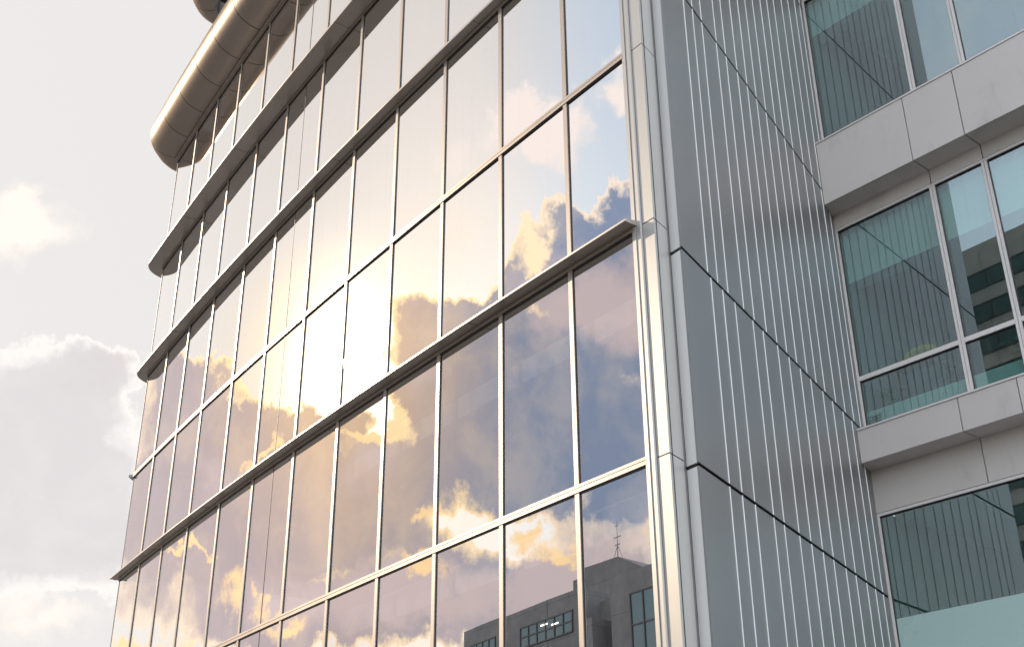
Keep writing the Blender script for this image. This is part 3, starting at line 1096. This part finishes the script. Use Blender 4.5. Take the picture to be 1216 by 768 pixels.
def pot_plant(t, o, u, size, label):
    p = W(t, o)
    r = thing('potted_plant', (p[0], p[1], zz(u)), label, 'plant', 'plants behind the lower panes')
    mb = MB()
    seg = 14
    prof = [(0.05, 0.0), (0.075, 0.0), (0.10, 0.15), (0.108, 0.15), (0.108, 0.175), (0.09, 0.175), (0.085, 0.14)]
    rings = [[(q * cos(2 * pi * i / seg), q * sin(2 * pi * i / seg), h) for i in range(seg)] for q, h in prof]
    mb.sweep(rings, 0, [True] * seg)
    mb.build('pot', M['pot'], r)
    st_ = MB()
    fm = MB()
    for k in range(14):
        a = random.uniform(0, 2 * pi)
        lean = random.uniform(0.1, 0.8)
        L = size * random.uniform(0.5, 1.0)
        tip = Vector((cos(a) * sin(lean), sin(a) * sin(lean), cos(lean))) * L + Vector((0, 0, 0.15))
        st_.tube((cos(a) * 0.02, sin(a) * 0.02, 0.13), tip, 0.005, 0.002, 5)
        for j in range(11):
            f = random.uniform(0.35, 1.0)
            c = Vector((0, 0, 0.14)).lerp(tip, f)
            d = Vector((random.uniform(-1, 1), random.uniform(-1, 1), random.uniform(-0.3, 0.8))).normalized()
            s_ = d.orthogonal().normalized() * size * 0.09
            l_ = d * size * random.uniform(0.2, 0.34)
            n_ = d.cross(s_).normalized() * 0.008
            fm.face([c, c + l_ * 0.45 + s_ + n_, c + l_, c + l_ * 0.45 - s_ + n_])
    st_.build('stem', M['leaf'], r)
    fm.build('foliage', M['leaf'], r)
    return r


pot_plant(0.26, -0.33, 6.03, 0.34, 'bushy green plant behind the lower left pane beside the vent grille')
pot_plant(1.18, -0.30, 6.03, 0.34, 'bushy green plant behind the lower left pane, below the dark diagonal line')
pot_plant(2.12, -0.31, 6.03, 0.42, 'bushy green plant behind the lower right pane')
pot_plant(2.62, -0.31, 6.03, 0.40, 'green plant at the picture edge behind the lower right pane')
# ------------------------------------------------------------------ buildings across the street (mirrored in the glass)
QO = 45.0


def window_strip(root, off, name, t0, t1, z0, z1, q, nx_, nz_, f=street):
    street = f
    fm = MB()
    for i in range(nx_ + 1):
        t = t0 + (t1 - t0) * i / nx_
        fm.prism([street(t - 0.06, q)[:2], street(t + 0.06, q)[:2], street(t + 0.06, q - 0.14)[:2], street(t - 0.06, q - 0.14)[:2]], z0, z1)
    for j in range(nz_ + 1):
        z = z0 + (z1 - z0) * j / nz_
        fm.prism([street(t0 - 0.06, q + 0.01)[:2], street(t1 + 0.06, q + 0.01)[:2], street(t1 + 0.06, q - 0.11)[:2], street(t0 - 0.06, q - 0.11)[:2]], z - 0.06, z + 0.06)
    fo = fm.build(name, M['alu_dark'], root, off)
    pm = MB()
    pm.prism([street(t0, q - 0.02)[:2], street(t1, q - 0.02)[:2], street(t1, q - 0.05)[:2], street(t0, q - 0.05)[:2]], z0, z1)
    pm.build('pane', M['far_glass'], fo, off)
    return fo


def block(mb, t0, t1, q0, q1, z0, z1, mi=0, f=street):
    street = f
    mb.prism([street(t0, q0)[:2], street(t1, q0)[:2], street(t1, q1)[:2], street(t0, q1)[:2]], z0, z1, mi)


OA = street(80, QO)
opp = thing('concrete_office_block', OA, 'grey concrete office block with rooftop mast mirrored low in the glass front', 'office building')
mb = MB(); block(mb, 75, 96, QO, QO + 16, 0, 26.0); mb.build('wall', M['concA'], opp, OA)
mb = MB(); block(mb, 69.02, 74.99, QO + 3, QO + 16, 0, 25.2); mb.build('recess_wall', M['concA'], opp, OA)
mb = MB(); block(mb, 44, 69.0, QO - 1.0, QO + 16, 0, 25.3); mb.build('wall', M['concA'], opp, OA)
mb = MB(); block(mb, 72.2, 74.0, QO - 0.5, QO + 2.98, 0, 23.0); mb.build('stair_shaft', M['concA'], opp, OA)
mb = MB()
pts = [(73.5, 25.9), (83.2, 25.9), (83.2, 30.7), (77.8, 30.5), (74.2, 28.8), (73.5, 27.5)]
fr_ = [Vector(street(t, QO + 8, z)) for t, z in pts]
bk_ = [Vector(street(t, QO + 15, z)) for t, z in pts]
mb.sweep([fr_, bk_])
mb.build('penthouse', M['concA'], opp, OA)
mb = MB(); block(mb, 76.6, 77.7, QO + 1.5, QO + 3, 25.9, 27.4); mb.build('rooftop_box', M['concA'], opp, OA)
window_strip(opp, OA, 'window', 76.0, 84.5, 22.7, 24.4, QO, 6, 2)
window_strip(opp, OA, 'window', 89.5, 94.5, 22.7, 24.4, QO, 4, 1)
for zf in (18.8, 15.0, 11.2, 7.4, 3.6):
    window_strip(opp, OA, 'window', 76.0, 94.5, zf, zf + 1.7, QO, 12, 1)
window_strip(opp, OA, 'window', 52.0, 66.4, 9.6, 23.6, QO - 1.0, 9, 6)
window_strip(opp, OA, 'window', 71.0, 72.0, 21.5, 24.3, QO + 3, 1, 2)
for (t, z) in ((79.9, 23.95), (78.2, 23.72)):
    mb = MB()
    mb.prism([street(t, QO - 0.055)[:2], street(t + 1.1, QO - 0.055)[:2], street(t + 1.1, QO - 0.09)[:2], street(t, QO - 0.09)[:2]], z, z + 0.13)
    mb.build('ceiling_lamp', M['lamp'], opp, OA)
ma = MB()
base = Vector(street(80.0, QO + 10, 30.5))
ma.tube(base, base + Vector((0, 0, 4.1)), 0.07, 0.03, 6)
for h_, w_ in ((3.0, 0.55), (2.2, 0.4), (4.2, 0.25)):
    a_ = Vector((A2.x, A2.y, 0)) * w_
    ma.tube(base + Vector((0, 0, h_ * 0.88)) - a_, base + Vector((0, 0, h_ * 0.88)) + a_, 0.04, 0.04, 5)
for w_ in (-1.3, 1.3):
    a_ = Vector((A2.x, A2.y, 0)) * w_
    ma.tube(base + a_ - Vector((0, 0, 0.5)), base + Vector((0, 0, 1.9)), 0.03, 0.03, 5)
ma.tube(Vector(street(82.2, QO + 10, 30.5)), Vector(street(82.2, QO + 10, 31.5)), 0.05, 0.03, 5)
ma.tube(Vector(street(81.4, QO + 10, 31.0)), Vector(street(83.0, QO + 10, 31.1)), 0.04, 0.04, 5)
ma.tube(Vector(street(74.5, QO + 10, 28.6)), Vector(street(74.5, QO + 10, 30.0)), 0.05, 0.03, 5)
ma.build('antenna_mast', M['steel'], opp, OA)

B_AZ = radians(-67.0)
BO = Vector((-66.0, -48.0))
BA, BN = Vector((sin(B_AZ), cos(B_AZ))), Vector((-cos(B_AZ), sin(B_AZ)))


def street_b(t, q, z=0.0):
    p = BO + BA * t + BN * q
    return (p.x, p.y, z)


OB = street_b(0, 0)
opb = thing('banded_office_tower', OB, 'pale concrete tower with dark ribbon windows mirrored in the wing windows', 'office building')
mb = MB(); block(mb, -22, 26, 0, 18, 0, 61.5, f=street_b); mb.build('wall', M['concB'], opb, OB)
mb = MB(); block(mb, -8, 9, 4, 14, 61.5, 64.5, f=street_b); mb.build('penthouse', M['concB'], opb, OB)
for k in range(17):
    z = 3.0 + k * 3.4
    window_strip(opb, OB, 'window', -21, 25, z, z + 1.8, 0, 20, 1, f=street_b)
